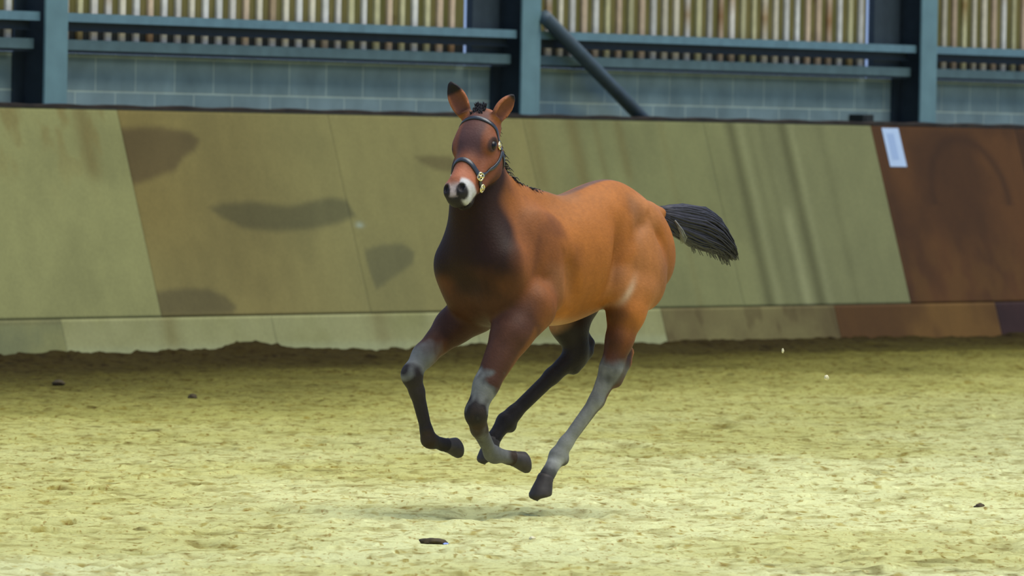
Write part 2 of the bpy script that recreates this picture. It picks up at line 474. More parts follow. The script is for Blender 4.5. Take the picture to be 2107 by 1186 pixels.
def ply_sheet(name, u0, u1, z0, z1, kind, label, cat, group, proud=0.):
    g = .0009
    nu = max(2, int((u1 - u0) / .02)); nz = max(2, int((z1 - z0) / .02))
    us = np.linspace(u0 + g, u1 - g, nu + 1); zs = np.linspace(z0, z1, nz + 1)
    U, Z = np.meshgrid(us, zs)
    off = OT + KS * (ZT - Z) + proud
    col = ply_color(U, Z, kind).reshape(-1, 3)
    uo = (u0 + u1) / 2; oo = koff(z0)
    V1 = np.stack([U - uo, -(off - oo), Z - z0], -1).reshape(-1, 3)
    V2 = V1.copy(); V2[:, 1] += .018
    n = len(V1); idx = np.arange(n).reshape(nz + 1, nu + 1)
    F = np.stack([idx[:-1, :-1], idx[:-1, 1:], idx[1:, 1:], idx[1:, :-1]], -1).reshape(-1, 4)
    Fb = F[:, ::-1] + n
    edges = []
    for ring in (idx[0, :], idx[:, -1], idx[-1, ::-1], idx[::-1, 0]):
        a = ring[:-1]; b = ring[1:]
        edges.append(np.stack([a + n, b + n, b, a], -1))
    faces = np.concatenate([F, Fb] + edges)
    o = mesh_obj(name, np.concatenate([V1, V2]), faces, M_ply, colors=np.concatenate([col, col]),
                 loc=wloc(uo, oo, z0), rot=WROT)
    tag(o, label, cat, group)
    return o

S = 2.585
ups = [(-4.39, -1.805, 'pale', None),
       (-1.805, .78, 'pale', 'pale green-grey plywood kickboard sheet at the left edge of the picture'),
       (.78, 3.365, 'tan', 'tan plywood kickboard sheet with a red-brown corner stain and a long dark stain'),
       (3.365, 5.95, 'tan', 'tan plywood kickboard sheet with a grey wedge-shaped stain, behind the foal\'s head'),
       (5.95, 8.54, 'green', 'greenish tan plywood kickboard sheet behind the foal\'s back and rump'),
       (8.54, 11.12, 'green', 'grey-green plywood kickboard sheet with long dark streaks right of the tail'),
       (11.12, 13.50, 'rust', 'rust brown plywood kickboard sheet bearing the white notice'),
       (13.50, 16.1, 'darkrust', 'darkest brown kickboard sheet at the right edge of the picture')]
for u0_, u1_, kd, lb in ups:
    if lb: ply_sheet('kickboard_sheet', u0_, u1_, .255, ZT, kd, lb, 'kickboard', 'upper kickboard sheets')
los = [(-3.03, -.40, 'strip_grey', 'greyish low kickboard strip with a dark top edge at the far left'),
       (-.40, 2.1, 'strip_pale', 'pale low kickboard strip under the seam of the two leftmost sheets'),
       (2.1, 4.7, 'strip_pale', 'pale low kickboard strip at the sand, left of the foal\'s forelegs'),
       (4.7, 7.30, 'strip_pale', 'pale low kickboard strip showing between the foal\'s legs'),
       (7.30, 9.90, 'strip_tan', 'grey-brown low kickboard strip under the streaked sheet'),
       (9.90, 12.49, 'strip_rust', 'rusty brown low kickboard strip under the white notice'),
       (12.49, 15.1, 'strip_dark', 'dark purple-brown low kickboard strip at the right edge')]
for u0_, u1_, kd, lb in los:
    ply_sheet('kickboard_strip', u0_, u1_, -.12, .2542, kd, lb, 'kickboard', 'low kickboard strips at the sand')
# capping board on top
nsg = 220
us = np.linspace(-5, 17, nsg + 1)
V = []; F = []
for i, u in enumerate(us):
    zt = 1.6175 + .004 * math.sin(u * 9) + .012 * max(0, vnoise2(np.array([u * 3.1]), np.array([.5]), 5)[0] - .62)
    for (y, z) in ((-.045, 1.591), (-.045, zt - .004), (-.02, zt), (.0, zt), (.0, 1.591)):
        V.append((u, y, z))
for i in range(nsg):
    for q in range(5):
        a = i * 5 + q; b = i * 5 + (q + 1) % 5; F.append((a, b, b + 5, a + 5))
F.append(tuple(range(5))[::-1]); F.append(tuple(nsg * 5 + q for q in range(5)))
o = mesh_obj('capping_board', V, F, M_cap, loc=wloc(0, 0), rot=WROT)
tag(o, 'thin dark capping board running along the top of the sloped kickboards', 'capping board')

# white notice on the rust sheet
root = empty('paper_notice', wloc(11.42, koff(1.281), 1.281), (0, 0, TH))
tag(root, 'white rectangular paper notice pinned at the top of the rust brown kickboard', 'notice')
def kick_card(name, u0, u1, z0, z1, lift, th_, mat):
    v = []
    for l in (lift + th_, lift):
        for (u, z) in ((u0, z0), (u1, z0), (u1, z1), (u0, z1)):
            v.append((u - 11.42, -(koff(z) - koff(1.281)) - l, z - 1.281))
    f = [(0, 1, 2, 3), (7, 6, 5, 4), (0, 4, 5, 1), (1, 5, 6, 2), (2, 6, 7, 3), (3, 7, 4, 0)]
    return mesh_obj(name, v, f, mat, root)
kick_card('sheet', 11.285, 11.552, 1.281, 1.572, .002, .002, M_paper)
kick_card('printed_panel', 11.345, 11.455, 1.335, 1.53, .0045, .0006, M_ink)

# ------------------------------------------------------------------ sand floor
BX, BY, FH = .182, 32.6, math.radians(43)
def floor_h(X, Y):
    o = (X - P0.x) * NW.x + (Y - P0.y) * NW.y
    uu = (X - P0.x) * DW.x + (Y - P0.y) * DW.y
    edge = koff(0)
    h = .016 * (fbm2(X * .9, Y * .9, 3, 1) - .5) * 2
    cl = fbm2(X * 6.0, Y * 5.0, 3, 5)
    h = h + .013 * (cl - .5)
    lump = vnoise2(X * 15, Y * 13, 8); h = h + .011 * sstep(.60, .95, lump)
    lump2 = vnoise2(X * 34, Y * 30, 18); h = h + .006 * lump2
    dip = vnoise2(X * 5.5 + 3, Y * 4.5, 28); h = h - .016 * sstep(.72, .95, dip)
    d = o - edge
    bh = .005 + .022 * sstep(8, -1, uu) + .02 * sstep(.35, .8, vnoise2(uu * 1.6, uu * 0 + 2.5, 31)) * sstep(9, 5, uu)
    bh = bh + .022 * np.exp(-((uu - 1.70) / .20) ** 2) + .035 * np.exp(-((uu - 3.95) / .15) ** 2)
    bh = bh + .03 * (vnoise2(uu * 7, uu * 0 + 4.5, 33) - .4) + .02 * (vnoise2(uu * 19, o * 9, 35) - .5)
    h = h + bh * np.exp(-(np.clip(d, 0, 9) / .35) ** 2)
    # trodden track about a metre out
    h = h - .02 * np.exp(-((d - 1.2) / .7) ** 2)
    # hoof scrapes beneath the foal
    for (x, y, r_) in ((-.115, 32.6, .10), (-.17, 32.1, .07), (.296, 32.7, .07), (.10, 32.2, .08)):
        h = h - .030 * np.exp(-(((X - x) / r_) ** 2 + ((Y - y) / (r_ * 2.4)) ** 2))
    return h, d, cl, lump, dip
def floor_patch(xs, ys):
    X, Y = np.meshgrid(xs, ys); h, d, cl, lump, dip = floor_h(X, Y)
    base = srgb(214, 213, 152); warm = srgb(182, 175, 92); damp_shade = srgb(52, 42, 14); olive = srgb(126, 119, 46)
    n0 = fbm2(X * .7, Y * .5, 3, 51); nf = fbm2(X * 9, Y * 6, 3, 53)
    def mix(a, b, t): return a * (1 - t[..., None]) + b * t[..., None]
    c = mix(warm * .5 + base * .5, base, sstep(.35, .65, n0))
    dd = d + 2.0 * (n0 - .5) + .6 * (nf - .5)
    c = mix(warm, c, sstep(4, 14.5, dd))
    ul = sstep(9, -1, (X - P0.x) * DW.x + (Y - P0.y) * DW.y)
    c = mix(olive, c, sstep(1.0, 6.3 + .8 * ul, dd))
    c = mix(damp_shade, c, np.clip(sstep(-.4, 5.2 + 1.9 * ul, dd), 0, 1) * .96)  # wet sand plus light fall-off towards the wall, both put in the colour
    def mul(a_, k, t): return a_ * (1 - t[..., None] * (1 - np.array(k)))
    c = mul(c, (.68, .64, .52), .75 * sstep(.60, .74, nf))
    fl = vnoise2(X * 17 + 2, Y * 7.5, 71); c = mul(c, (.60, .54, .42), .8 * sstep(.76, .9, fl))
    fl = vnoise2(X * 26 + 2, Y * 12, 73); c = mul(c, (.60, .52, .42), .6 * sstep(.74, .9, fl))
    c = mul(c, (.62, .58, .45), .6 * sstep(.74, .90, dip))
    c = mul(c, (.34, .30, .20), .75 * sstep(.84, .93, vnoise2(X * 11 + 5, Y * 8, 61)) * sstep(.55, .8, vnoise2(X * 1.5, Y * 1.1, 62)))
    c = c * (.9 + .2 * cl)[..., None]
    return X, Y, h, c
xs = np.concatenate([np.linspace(-14, -4, 60)[:-1], np.arange(-4.0, 5.0, .024), np.linspace(5.0, 16, 60)])
ys = np.concatenate([np.linspace(2, 25, 120)[:-1], np.arange(25, 40, .024), np.arange(40, 63, .034), np.linspace(63.02, 72, 90)])
X, Y, hgt, colr = floor_patch(xs, ys)
V = np.stack([X, Y, hgt], -1).reshape(-1, 3); idx = np.arange(len(V)).reshape(X.shape)
F = np.stack([idx[:-1, :-1], idx[:-1, 1:], idx[1:, 1:], idx[1:, :-1]], -1).reshape(-1, 4)
# drop what lies beyond the block wall
oo = (V[:, 0] - P0.x) * NW.x + (V[:, 1] - P0.y) * NW.y
F = F[(oo[F] > -.25).any(1)]
used = np.zeros(len(V), bool); used[F.ravel()] = True
remap = np.cumsum(used) - 1
tag(mesh_obj('floor', V[used], remap[F], M_sand, smooth=True, colors=colr.reshape(-1, 3)[used]),
    'sand riding surface of the indoor arena', kind='structure')
def ground_z(x, y): return float(floor_h(np.array([[x]]), np.array([[y]]))[0][0, 0])

def lump_obj(name, x, y, rx, ry, rz, mat, label, cat, group=None, seed=1, z=None, yaw=0.):
    bm = bmesh.new(); bmesh.ops.create_icosphere(bm, subdivisions=3, radius=1)
    co = np.array([v.co[:] for v in bm.verts]); n = vnoise3(co * 2.1 + seed * 5.3, seed) + .5 * vnoise3(co * 5 + seed, seed + 3)
    for v, k in zip(bm.verts, n):
        f = .62 + .5 * k; v.co = Vector((v.co.x * rx * f, v.co.y * ry * f, v.co.z * rz * f))
    me = bpy.data.meshes.new(name); bm.to_mesh(me); bm.free(); me.materials.append(mat)
    for p in me.polygons: p.use_smooth = True
    o = bpy.data.objects.new(name, me); link(o)
    zb = z if z is not None else ground_z(x, y) + rz * .35
    o.location = (x, y, zb); o.rotation_euler = (0, 0, yaw); tag(o, label, cat, group)
    return o
lump_obj('sand_clod', -.268, 30.05, .048, .05, .014, M_clod, 'flat dark clod lying on the sand nearest the camera, in front of the foal', 'clod', 'dark clods on the sand', 3)
lump_obj('sand_clod', -2.584, 48.0, .036, .06, .02, M_clod, 'small dark clod on the sand near the left edge by the wall', 'clod', 'dark clods on the sand', 4)
lump_obj('sand_clod', -1.727, 45.6, .026, .04, .02, M_clod, 'small dark clod on the sand between the left edge and the foal', 'clod', 'dark clods on the sand', 5)
lump_obj('sand_clod', 1.91, 34.0, .022, .04, .014, M_clod, 'small dark clod on the sand near the right edge of the picture', 'clod', 'dark clods on the sand', 6)
lump_obj('pale_chip', .09, 30.43, .012, .02, .008, M_chip, 'tiny pale chip lying on the sand in front of the foal', 'chip', None, 8)
lump_obj('scrap_of_plastic', -.222, 30.03, .012, .02, .004, M_cloth, 'tiny blue scrap touching the right end of the dark clod', 'scrap', None, 9)
lump_obj('flying_clod', 1.30, 34.5, .009, .009, .011, M_chip, 'pale bit of sand in the air right of the foal, larger and lower one', 'clod', 'sand thrown up', 12, z=.503)
lump_obj('flying_clod', 1.118, 34.5, .005, .005, .010, M_chip, 'tiny bit of sand in the air right of the foal, higher one', 'clod', 'sand thrown up', 13, z=.61)
# ------------------------------------------------------------------ the foal
# local frame: x towards the foal's chest, y to its left, z up; origin on the ground under the barrel
foal = empty('foal', (BX, BY, 0), (0, 0, math.atan2(-math.cos(FH), -math.sin(FH))))
tag(foal, 'bay foal in a black halter cantering towards the camera, all four feet off the sand', 'foal')

hh = math.radians(19.5); hp = math.radians(47.0)          # head turned left, nose down
HD = np.array([math.cos(hh) * math.cos(hp), math.sin(hh) * math.cos(hp), -math.sin(hp)])
HS = np.array([-math.sin(hh), math.cos(hh), 0.])
HN = np.array([math.cos(hh) * math.sin(hp), math.sin(hh) * math.sin(hp), math.cos(hp)])
ROLLH = math.radians(8); HS, HN = HS * math.cos(ROLLH) + HN * math.sin(ROLLH), HN * math.cos(ROLLH) - HS * math.sin(ROLLH)
HO = np.array([.485, .042, 1.540])
HSC = 1.05
HR = np.stack([HD, HS, HN])                                # rows: local -> head
def hp_(d, s, n): return HO + HSC * (d * HD + s * HS + n * HN)

prims = []       # (fn, lo, hi, k, op)
def rc(a, b, r1, r2, k=.03, sy=1.0, op='u', fr=None):
    a = np.array(a, float); b = np.array(b, float)
    def fn(p):
        q = p.copy(); aa = a.copy(); bb = b.copy()
        if sy != 1.0:
            q[..., 1] = q[..., 1] / sy; aa[1] /= sy; bb[1] /= sy
        ba = bb - aa; l2 = ba @ ba; rr = r1 - r2; a2 = l2 - rr * rr; il2 = 1 / l2
        pa = q - aa; y = pa @ ba; z = y - l2
        t = pa * l2 - y[..., None] * ba; x2 = (t * t).sum(-1)
        y2 = y * y * l2; z2 = z * z * l2
        kk = np.sign(rr) * rr * rr * x2
        d3 = (np.sqrt(np.maximum(x2 * a2 * il2, 0)) + y * rr) * il2 - r1
        d1 = np.sqrt(x2 + z2) * il2 - r2
        d2 = np.sqrt(x2 + y2) * il2 - r1
        return np.where(np.sign(z) * a2 * z2 > kk, d1, np.where(np.sign(y) * a2 * y2 < kk, d2, d3)) * min(1, sy * .6 + .4)
    r = max(r1, r2); m = k + .03
    prims.append((fn, np.minimum(a, b) - r - m, np.maximum(a, b) + r + m, k, op))
def ell(c, r, k=.03, R=None, op='u', head=False):
    """ellipsoid; R rows = its axes in local space"""
    c = np.array(c, float); r = np.array(r, float)
    if head: c = hp_(*c); r = r * HSC; R = HR if R is None else R
    if R is None: R = np.eye(3)
    R = np.array(R, float)
    def fn(p):
        q = (p - c) @ R.T
        k0 = np.sqrt(((q / r) ** 2).sum(-1)); k1 = np.sqrt(((q / (r * r)) ** 2).sum(-1))
        return k0 * (k0 - 1) / np.maximum(k1, 1e-6)
    ext = np.sqrt(((R.T * r) ** 2).sum(1)); m = k + .03
    prims.append((fn, c - ext - m, c + ext + m, k, op))
def rcd(a, b, r1, r2, k=.02, op='u'): rc(hp_(*a), hp_(*b), r1, r2, k, 1.0, op)
def roty(deg):    # tilt in the sagittal plane: rows of axes
    t = math.radians(deg); return np.array([[math.cos(t), 0, math.sin(t)], [0, 1, 0], [-math.sin(t), 0, math.cos(t)]])
def rotyz(dy, dz):
    t = math.radians(dz); Z = np.array([[math.cos(t), math.sin(t), 0], [-math.sin(t), math.cos(t), 0], [0, 0, 1]])
    return roty(dy) @ Z

# trunk
ell((.05, 0, .980), (.36, .190, .240), .05, roty(-3))
ell((-.14, 0, 1.035), (.29, .183, .213), .07, roty(6))
ell((-.265, 0, 1.105), (.200, .145, .203), .06, roty(-4))
ell((-.375, 0, 1.075), (.19, .13, .170), .05, roty(-22))
ell((-.22, 0, 1.13), (.25, .13, .15), .06)
ell((.33, 0, .960), (.215, .165, .225), .07)
ell((.15, 0, 1.11), (.20, .075, .140), .07, roty(4))
# chest and shoulders
for s in (1, -1):
    ell((.40, .085 * s, .93), (.13, .090, .13), .05, rotyz(0, 12 * s))
    ell((.220, .108 * s, 1.02), (.100, .060, .175), .07, roty(-22))
    ell((.44, .125 * s, .945), (.075, .070, .085), .05)
    ell((.235, .130 * s, .885), (.105, .060, .125), .03, roty(25))
    # hindquarters
    ell((-.36, .098 * s, 1.070), (.150, .080, .160), .035, roty(-25))
    ell((-.450, .075 * s, 1.025), (.112, .078, .150), .025, roty(-10))
ell((.385, 0, .90), (.10, .06, .13), .04)
# dock
rc((-.50, 0, 1.17), (-.58, 0, 1.18), .055, .026, .04)
# neck
rc((.335, 0, 1.08), (.455, .008, 1.27), .175, .112, .07, .62)
rc((.455, .008, 1.27), (.495, .022, 1.46), .112, .080, .05, .66)
rc((.465, 0, 1.03), (.530, .012, 1.34), .090, .060, .07, .85)
rc((.13, 0, 1.195), (.31, .0, 1.255), .045, .045, .07, .6)

for s in (1, -1):
    rc((.485, .03 * s, 1.18), (.455, .10 * s, 1.00), .050, .085, .08)
    ell((.395, .085 * s, .855), (.11, .075, .10), .06)
# hollows: behind the elbow, flank, shoulder crease, hamstring line
for s in (1, -1):
    ell((.110, .228 * s, .87), (.028, .070, .17), .045, roty(-18), 's')
    ell((-.150, .228 * s, 1.02), (.030, .078, .17), .06, roty(10), 's')
    ell((-.405, .215 * s, 1.01), (.018, .074, .16), .035, roty(-16), 's')
    ell((-.285, .235 * s, 1.12), (.022, .082, .10), .05, roty(35), 's')
    ell((.325, .240 * s, .865), (.020, .075, .08), .05, roty(30), 's')
# left thigh and hind leg (drawn forward under the body)
def leg(chain, k=.022):
    for (a, ra), (b, rb) in zip(chain[:-1], chain[1:]): rc(a, b, ra, rb, k)
ell((-.322, .130, .960), (.130, .080, .165), .025, roty(-20))
ell((-.215, .142, .875), (.075, .058, .11), .025, roty(-10))
leg([((-.280, .132, .88), .088), ((-.235, .142, .790), .070), ((-.202, .140, .69), .050), ((-.175, .126, .585), .044)], .03)
ell((-.178, .128, .575), (.047, .038, .058), .02)
leg([((-.20, .136, .70), .030), ((-.262, .130, .640), .021), ((-.242, .130, .60), .027), ((-.195, .126, .53), .03)], .015)
leg([((-.17, .124, .57), .042), ((-.125, .095, .45), .029), ((-.035, .02, .285), .0255), ((-.012, 0, .235), .034)], .02)
ell((-.035, .004, .222), (.026, .026, .028), .015)
leg([((-.012, 0, .232), .033), ((.040, 0, .168), .026), ((.060, 0, .145), .030)], .015)
# right hind leg (far side)
ell((-.335, -.120, .97), (.14, .075, .17), .03, roty(-20))
leg([((-.24, -.12, .86), .105), ((-.175, -.105, .75), .073), ((-.195, -.085, .665), .052)], .03)
ell((-.200, -.082, .632), (.050, .038, .060), .02)
leg([((-.215, -.10, .74), .030), ((-.275, -.085, .668), .019), ((-.255, -.083, .635), .026), ((-.19, -.09, .575), .03)], .015)
leg([((-.195, -.083, .625), .043), ((-.10, -.12, .54), .030), ((.055, -.175, .395), .028), ((.085, -.187, .362), .037)], .02)
ell((.062, -.19, .345), (.028, .027, .028), .015)
leg([((.088, -.19, .362), .034), ((.150, -.19, .300), .026), ((.165, -.19, .283), .030)], .015)
# right foreleg (image left)
leg([((.33, -.135, .80), .095), ((.43, -.155, .735), .068), ((.575, -.168, .625), .042), ((.640, -.170, .560), .036)], .03)
ell((.640, -.170, .548), (.040, .036, .046), .02)
leg([((.640, -.170, .545), .037), ((.615, -.165, .485), .028), ((.572, -.152, .335), .0225), ((.560, -.150, .300), .030)], .018)
ell((.545, -.15, .290), (.026, .024, .026), .012)
leg([((.560, -.150, .300), .029), ((.485, -.146, .280), .023), ((.462, -.145, .277), .027)], .015)
# left foreleg
leg([((.31, .135, .82), .105), ((.415, .140, .715), .076), ((.545, .133, .520), .045), ((.592, .130, .430), .039)], .03)
ell((.595, .130, .412), (.043, .040, .050), .02)
leg([((.595, .130, .405), .040), ((.560, .115, .350), .031), ((.445, .067, .262), .025), ((.425, .060, .253), .031)], .018)
ell((.412, .06, .238), (.026, .025, .026), .012)
leg([((.425, .060, .253), .031), ((.350, .076, .236), .025), ((.325, .080, .232), .029)], .015)

# head -------------------------------------------------------------------
n_body = len(prims)
ell((.045, 0, -.010), (.085, .070, .070), .03, head=True)           # cranium
ell((.110, 0, .010), (.080, .078, .050), .03, head=True)            # forehead
rc(hp_(.13, 0, -.030), hp_(.31, 0, -.018), .068, .044, .03)         # face
rc(hp_(.13, 0, -.005), hp_(.315, 0, .008), .038, .026, .02)          # nasal bone
for s in (1, -1):
    ell((.135, .042 * s, -.072), (.080, .032, .070), .025, head=True)      # jowl
    ell((.130, .068 * s, -.006), (.040, .022, .028), .018, head=True)      # brow
    ell((.205, .052 * s, -.036), (.075, .016, .018), .018, head=True)      # facial crest
    rcd((.17, .035 * s, -.115), (.315, .022 * s, -.062), .028, .021, .03)   # lower jaw bars
ell((.335, 0, -.022), (.060, .052, .046), .025, head=True)          # muzzle
ell((.370, 0, -.032), (.032, .044, .040), .018, head=True)          # upper lip
ell((.345, 0, -.078), (.038, .032, .022), .014, head=True)          # lower lip and chin
for s in (1, -1):
    ell((.352, .030 * s, .000), (.034, .020, .026), .012, head=True)       # nostril wing
    ell((.362, .033 * s, .016), (.016, .009, .013), .006, head=True, op='s')   # nostril
    ell((.137, .094 * s, -.006), (.024, .016, .017), .008, head=True, op='s')  # eye socket
    ell((.385, .0, -.066), (.03, .045, .0045), .004, head=True, op='s') if s == 1 else None
n_head = len(prims)

# ears: cupped, opening forwards and outwards
def ear(base, tip, face, wid, dep):
    base = np.array(base); tip = np.array(tip); ax = tip - base; L = np.linalg.norm(ax); ax /= L
    face = np.array(face, float); face -= ax * (face @ ax); face /= np.linalg.norm(face); side = np.cross(ax, face)
    def prof(t):     # half width along the ear, 0..1
        t = np.clip(t, 0, 1)
        return wid * 1.16 * (.45 + 2.2 * t) * np.clip(1 - t, 0, 1) ** .85 + .0025
    def shape(p, shrink, fo):
        q = p - base; t = (q @ ax) / L; x = q @ side; y = q @ face - fo
        w = np.maximum(prof(t) - shrink, .0015); dd = w * dep
        r = np.sqrt((x / w) ** 2 + (y / dd) ** 2)
        d = (r - 1) * np.minimum(w, dd)
        return np.maximum(d, np.maximum(-t - .05, t - 1.0) * L)
    lo = np.minimum(base, tip) - wid - .06; hi = np.maximum(base, tip) + wid + .06
    prims.append((lambda p: shape(p, 0, 0), lo, hi, .014, 'u'))
    def cut(p):
        q = p - base; t = (q @ ax) / L
        return np.maximum(shape(p, .0085, wid * dep * .55), (.16 - t) * L)
    prims.append((cut, lo, hi, .004, 's'))
WX = lambda x, y, z: np.array([-.682 * x - .731 * y, .731 * x - .682 * y, z])   # world direction -> local
earR_b = hp_(.015, -.058, .030); earL_b = hp_(.030, .058, .012)
ear(earR_b, earR_b + WX(-.066, .01, .138), WX(-.35, -1, .05), .036, .60)
ear(earL_b, earL_b + WX(.075, .02, .105), WX(.75, -.75, -.25), .037, .62)

lo = np.array([-.72, -.30, -.02]); hi = np.array([.92, .33, 1.76]); VS = .0066
lo[2] = .09
nx, ny, nz = [int(math.ceil((hi[i] - lo[i]) / VS)) + 1 for i in range(3)]
fld = np.full((nx, ny, nz), .2, np.float32)
gx = [lo[i] + VS * np.arange((nx, ny, nz)[i]) for i in range(3)]
def smin(a, b, k):
    h = np.maximum(k - np.abs(a - b), 0) / k; return np.minimum(a, b) - h * h * k * .25
for fn, l, h, k, op in prims:
    i0 = [max(0, int((l[i] - lo[i]) / VS)) for i in range(3)]; i1 = [min((nx, ny, nz)[i], int((h[i] - lo[i]) / VS) + 2) for i in range(3)]
    sl = tuple(slice(i0[i], i1[i]) for i in range(3))
    G = np.stack(np.meshgrid(gx[0][sl[0]], gx[1][sl[1]], gx[2][sl[2]], indexing='ij'), -1)
    d = fn(G)
    if op == 'u': fld[sl] = smin(fld[sl], d, k)
    else: fld[sl] = -smin(-fld[sl], d, k)
def sdf_at(p, lo_i=0, hi_i=None):
    """field of some prims at points"""
    v = np.full(p.shape[:-1], .3)
    for fn, l, h, k, op in prims[lo_i:hi_i]:
        d = fn(p); v = smin(v, d, k) if op == 'u' else -smin(-v, d, k)
    return v

def surface_nets(f):
    s = f < 0
    nx, ny, nz = f.shape
    acc = np.zeros((nx - 1, ny - 1, nz - 1, 3), np.float32); cnt = np.zeros((nx - 1, ny - 1, nz - 1), np.float32)
    for ax in range(3):
        A = [slice(None)] * 3; B = [slice(None)] * 3; A[ax] = slice(0, -1); B[ax] = slice(1, None)
        fa, fb = f[tuple(A)], f[tuple(B)]
        cr = s[tuple(A)] != s[tuple(B)]
        ii = np.argwhere(cr); t = fa[cr] / (fa[cr] - fb[cr])
        pos = ii.astype(np.float32); pos[:, ax] += t
        o1, o2 = [x for x in range(3) if x != ax]
        for da in (0, -1):
            for db in (0, -1):
                c = ii.copy(); c[:, o1] += da; c[:, o2] += db
                ok = (c >= 0).all(1) & (c[:, 0] < nx - 1) & (c[:, 1] < ny - 1) & (c[:, 2] < nz - 1)
                c = c[ok]; np.add.at(acc, (c[:, 0], c[:, 1], c[:, 2]), pos[ok]); np.add.at(cnt, (c[:, 0], c[:, 1], c[:, 2]), 1)
    m = cnt > 0; vid = np.full(cnt.shape, -1, np.int64); vid[m] = np.arange(m.sum())
    V = acc[m] / cnt[m][:, None]
    Fs = []
    for ax in range(3):
        A = [slice(None)] * 3; B = [slice(None)] * 3; A[ax] = slice(0, -1); B[ax] = slice(1, None)
        cr = s[tuple(A)] != s[tuple(B)]; ii = np.argwhere(cr); sg = s[tuple(A)][cr]
        o1, o2 = (ax + 1) % 3, (ax + 2) % 3
        q = []
        for da, db in ((-1, -1), (0, -1), (0, 0), (-1, 0)):
            c = ii.copy(); c[:, o1] += da; c[:, o2] += db; q.append(vid[c[:, 0], c[:, 1], c[:, 2]])
        q = np.stack(q, -1); q[~sg] = q[~sg][:, ::-1]; Fs.append(q)
    return V, np.concatenate(Fs)
V, F = surface_nets(fld)
V = V * VS + lo
# light smoothing
E_ = np.concatenate([F[:, [0, 1]], F[:, [1, 2]], F[:, [2, 3]], F[:, [3, 0]]])
deg = np.bincount(E_.ravel(), minlength=len(V)).astype(float)
for it in range(3):
    a = np.zeros_like(V); np.add.at(a, E_[:, 0], V[E_[:, 1]]); np.add.at(a, E_[:, 1], V[E_[:, 0]])
    w_ = .5 if it % 2 == 0 else -.25
    V = V + w_ * (a / deg[:, None] - V)

# coat colours, with throat and crease shade painted in
def seg_t(p, pts):
    """distance to a polyline, and arclength position 0..n-1"""
    best = np.full(len(p), 1e9); tt = np.zeros(len(p))
    for i in range(len(pts) - 1):
        a = np.array(pts[i]); b = np.array(pts[i + 1]); ba = b - a
        t = np.clip(((p - a) @ ba) / (ba @ ba), 0, 1); d = np.linalg.norm(p - a - t[:, None] * ba, axis=1)
        m = d < best; best[m] = d[m]; tt[m] = (i + t)[m]
    return best, tt
bay = np.array([.40, .135, .024]); bayd = np.array([.17, .055, .017]); brown = np.array([.060, .023, .012]); black = np.array([.018, .014, .013])
grey = np.array([.24, .24, .22]); cream = np.array([.60, .42, .26]); white = np.array([.72, .72, .68])
def mixc(c, b, t): return c * (1 - t[:, None]) + b * t[:, None]
n1 = vnoise3(V * 9, 3); n2 = vnoise3(V * 28, 5); n3 = vnoise3(V * np.array([60, 60, 25]), 6)
col = np.tile(bay, (len(V), 1)) * (.86 + .28 * n1)[:, None]
x, y, z = V[:, 0], V[:, 1], V[:, 2]
col = mixc(col, bayd, .72 * sstep(.08, .26, x) * sstep(1.35, 1.1, z))                 # shoulder
col = mixc(col, bayd, .45 * sstep(-.30, -.42, x) * sstep(1.12, .95, z))
col = mixc(col, cream, .5 * sstep(.79, .735, z) * sstep(.3, .1, x) * sstep(.16, .08, np.abs(y)) * sstep(-.35, -.2, x))  # belly
xs_ = x + .18 + .55 * (z - .86)
col = mixc(col, cream * 1.05, .75 * np.exp(-((xs_ / .015) ** 2 + ((z - .875) / .05) ** 2)) * (y > .05))       # stifle fold
# dorsal stripe
spine = sstep(.035, .012, np.abs(y)) * sstep(1.18, 1.22, z) * sstep(.2, .1, x)
col = mixc(col, np.array([.10, .075, .07]), .75 * spine)
# brown chest, throat and front of neck, with shade painted in under the head
front = sstep(.29, .385, x - .62 * y + .10 * (n1 - .5)) * sstep(1.56, 1.45, z)
low = vnoise3(V * 4.5, 41); mid = vnoise3(V * np.array([11, 11, 7]), 43)
col = mixc(col, bayd * .8, .55 * sstep(.55, .85, mid) * sstep(.0, .2, x))
col = mixc(col, bay * .55, .5 * sstep(.55, .8, low))
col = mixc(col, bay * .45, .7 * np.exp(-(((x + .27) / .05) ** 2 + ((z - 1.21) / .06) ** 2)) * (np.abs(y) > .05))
col = mixc(col, bay * .5, .45 * np.exp(-((x + .15) / .03) ** 2) * sstep(.88, .95, z) * sstep(1.14, 1.05, z))  # shade of the flank hollow painted into the coat
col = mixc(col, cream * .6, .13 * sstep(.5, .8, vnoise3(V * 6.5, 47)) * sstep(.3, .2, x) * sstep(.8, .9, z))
col = mixc(col, bayd * .7, .6 * np.exp(-((x - .335 + .28 * (z - .95)) / .020) ** 2) * (y > .05) * sstep(.9, 1.0, z) * sstep(1.15, 1.05, z))  # shade in the crease between shoulder and chest, painted on
col = mixc(col, brown * np.array([.30, .28, .28]), .96 * front * (1 - .5 * sstep(1.0, .88, z) * sstep(.25, .75, n1)))
col = mixc(col, brown, .80 * sstep(.23, .34, x - .3 * y) * sstep(.95, .80, z))
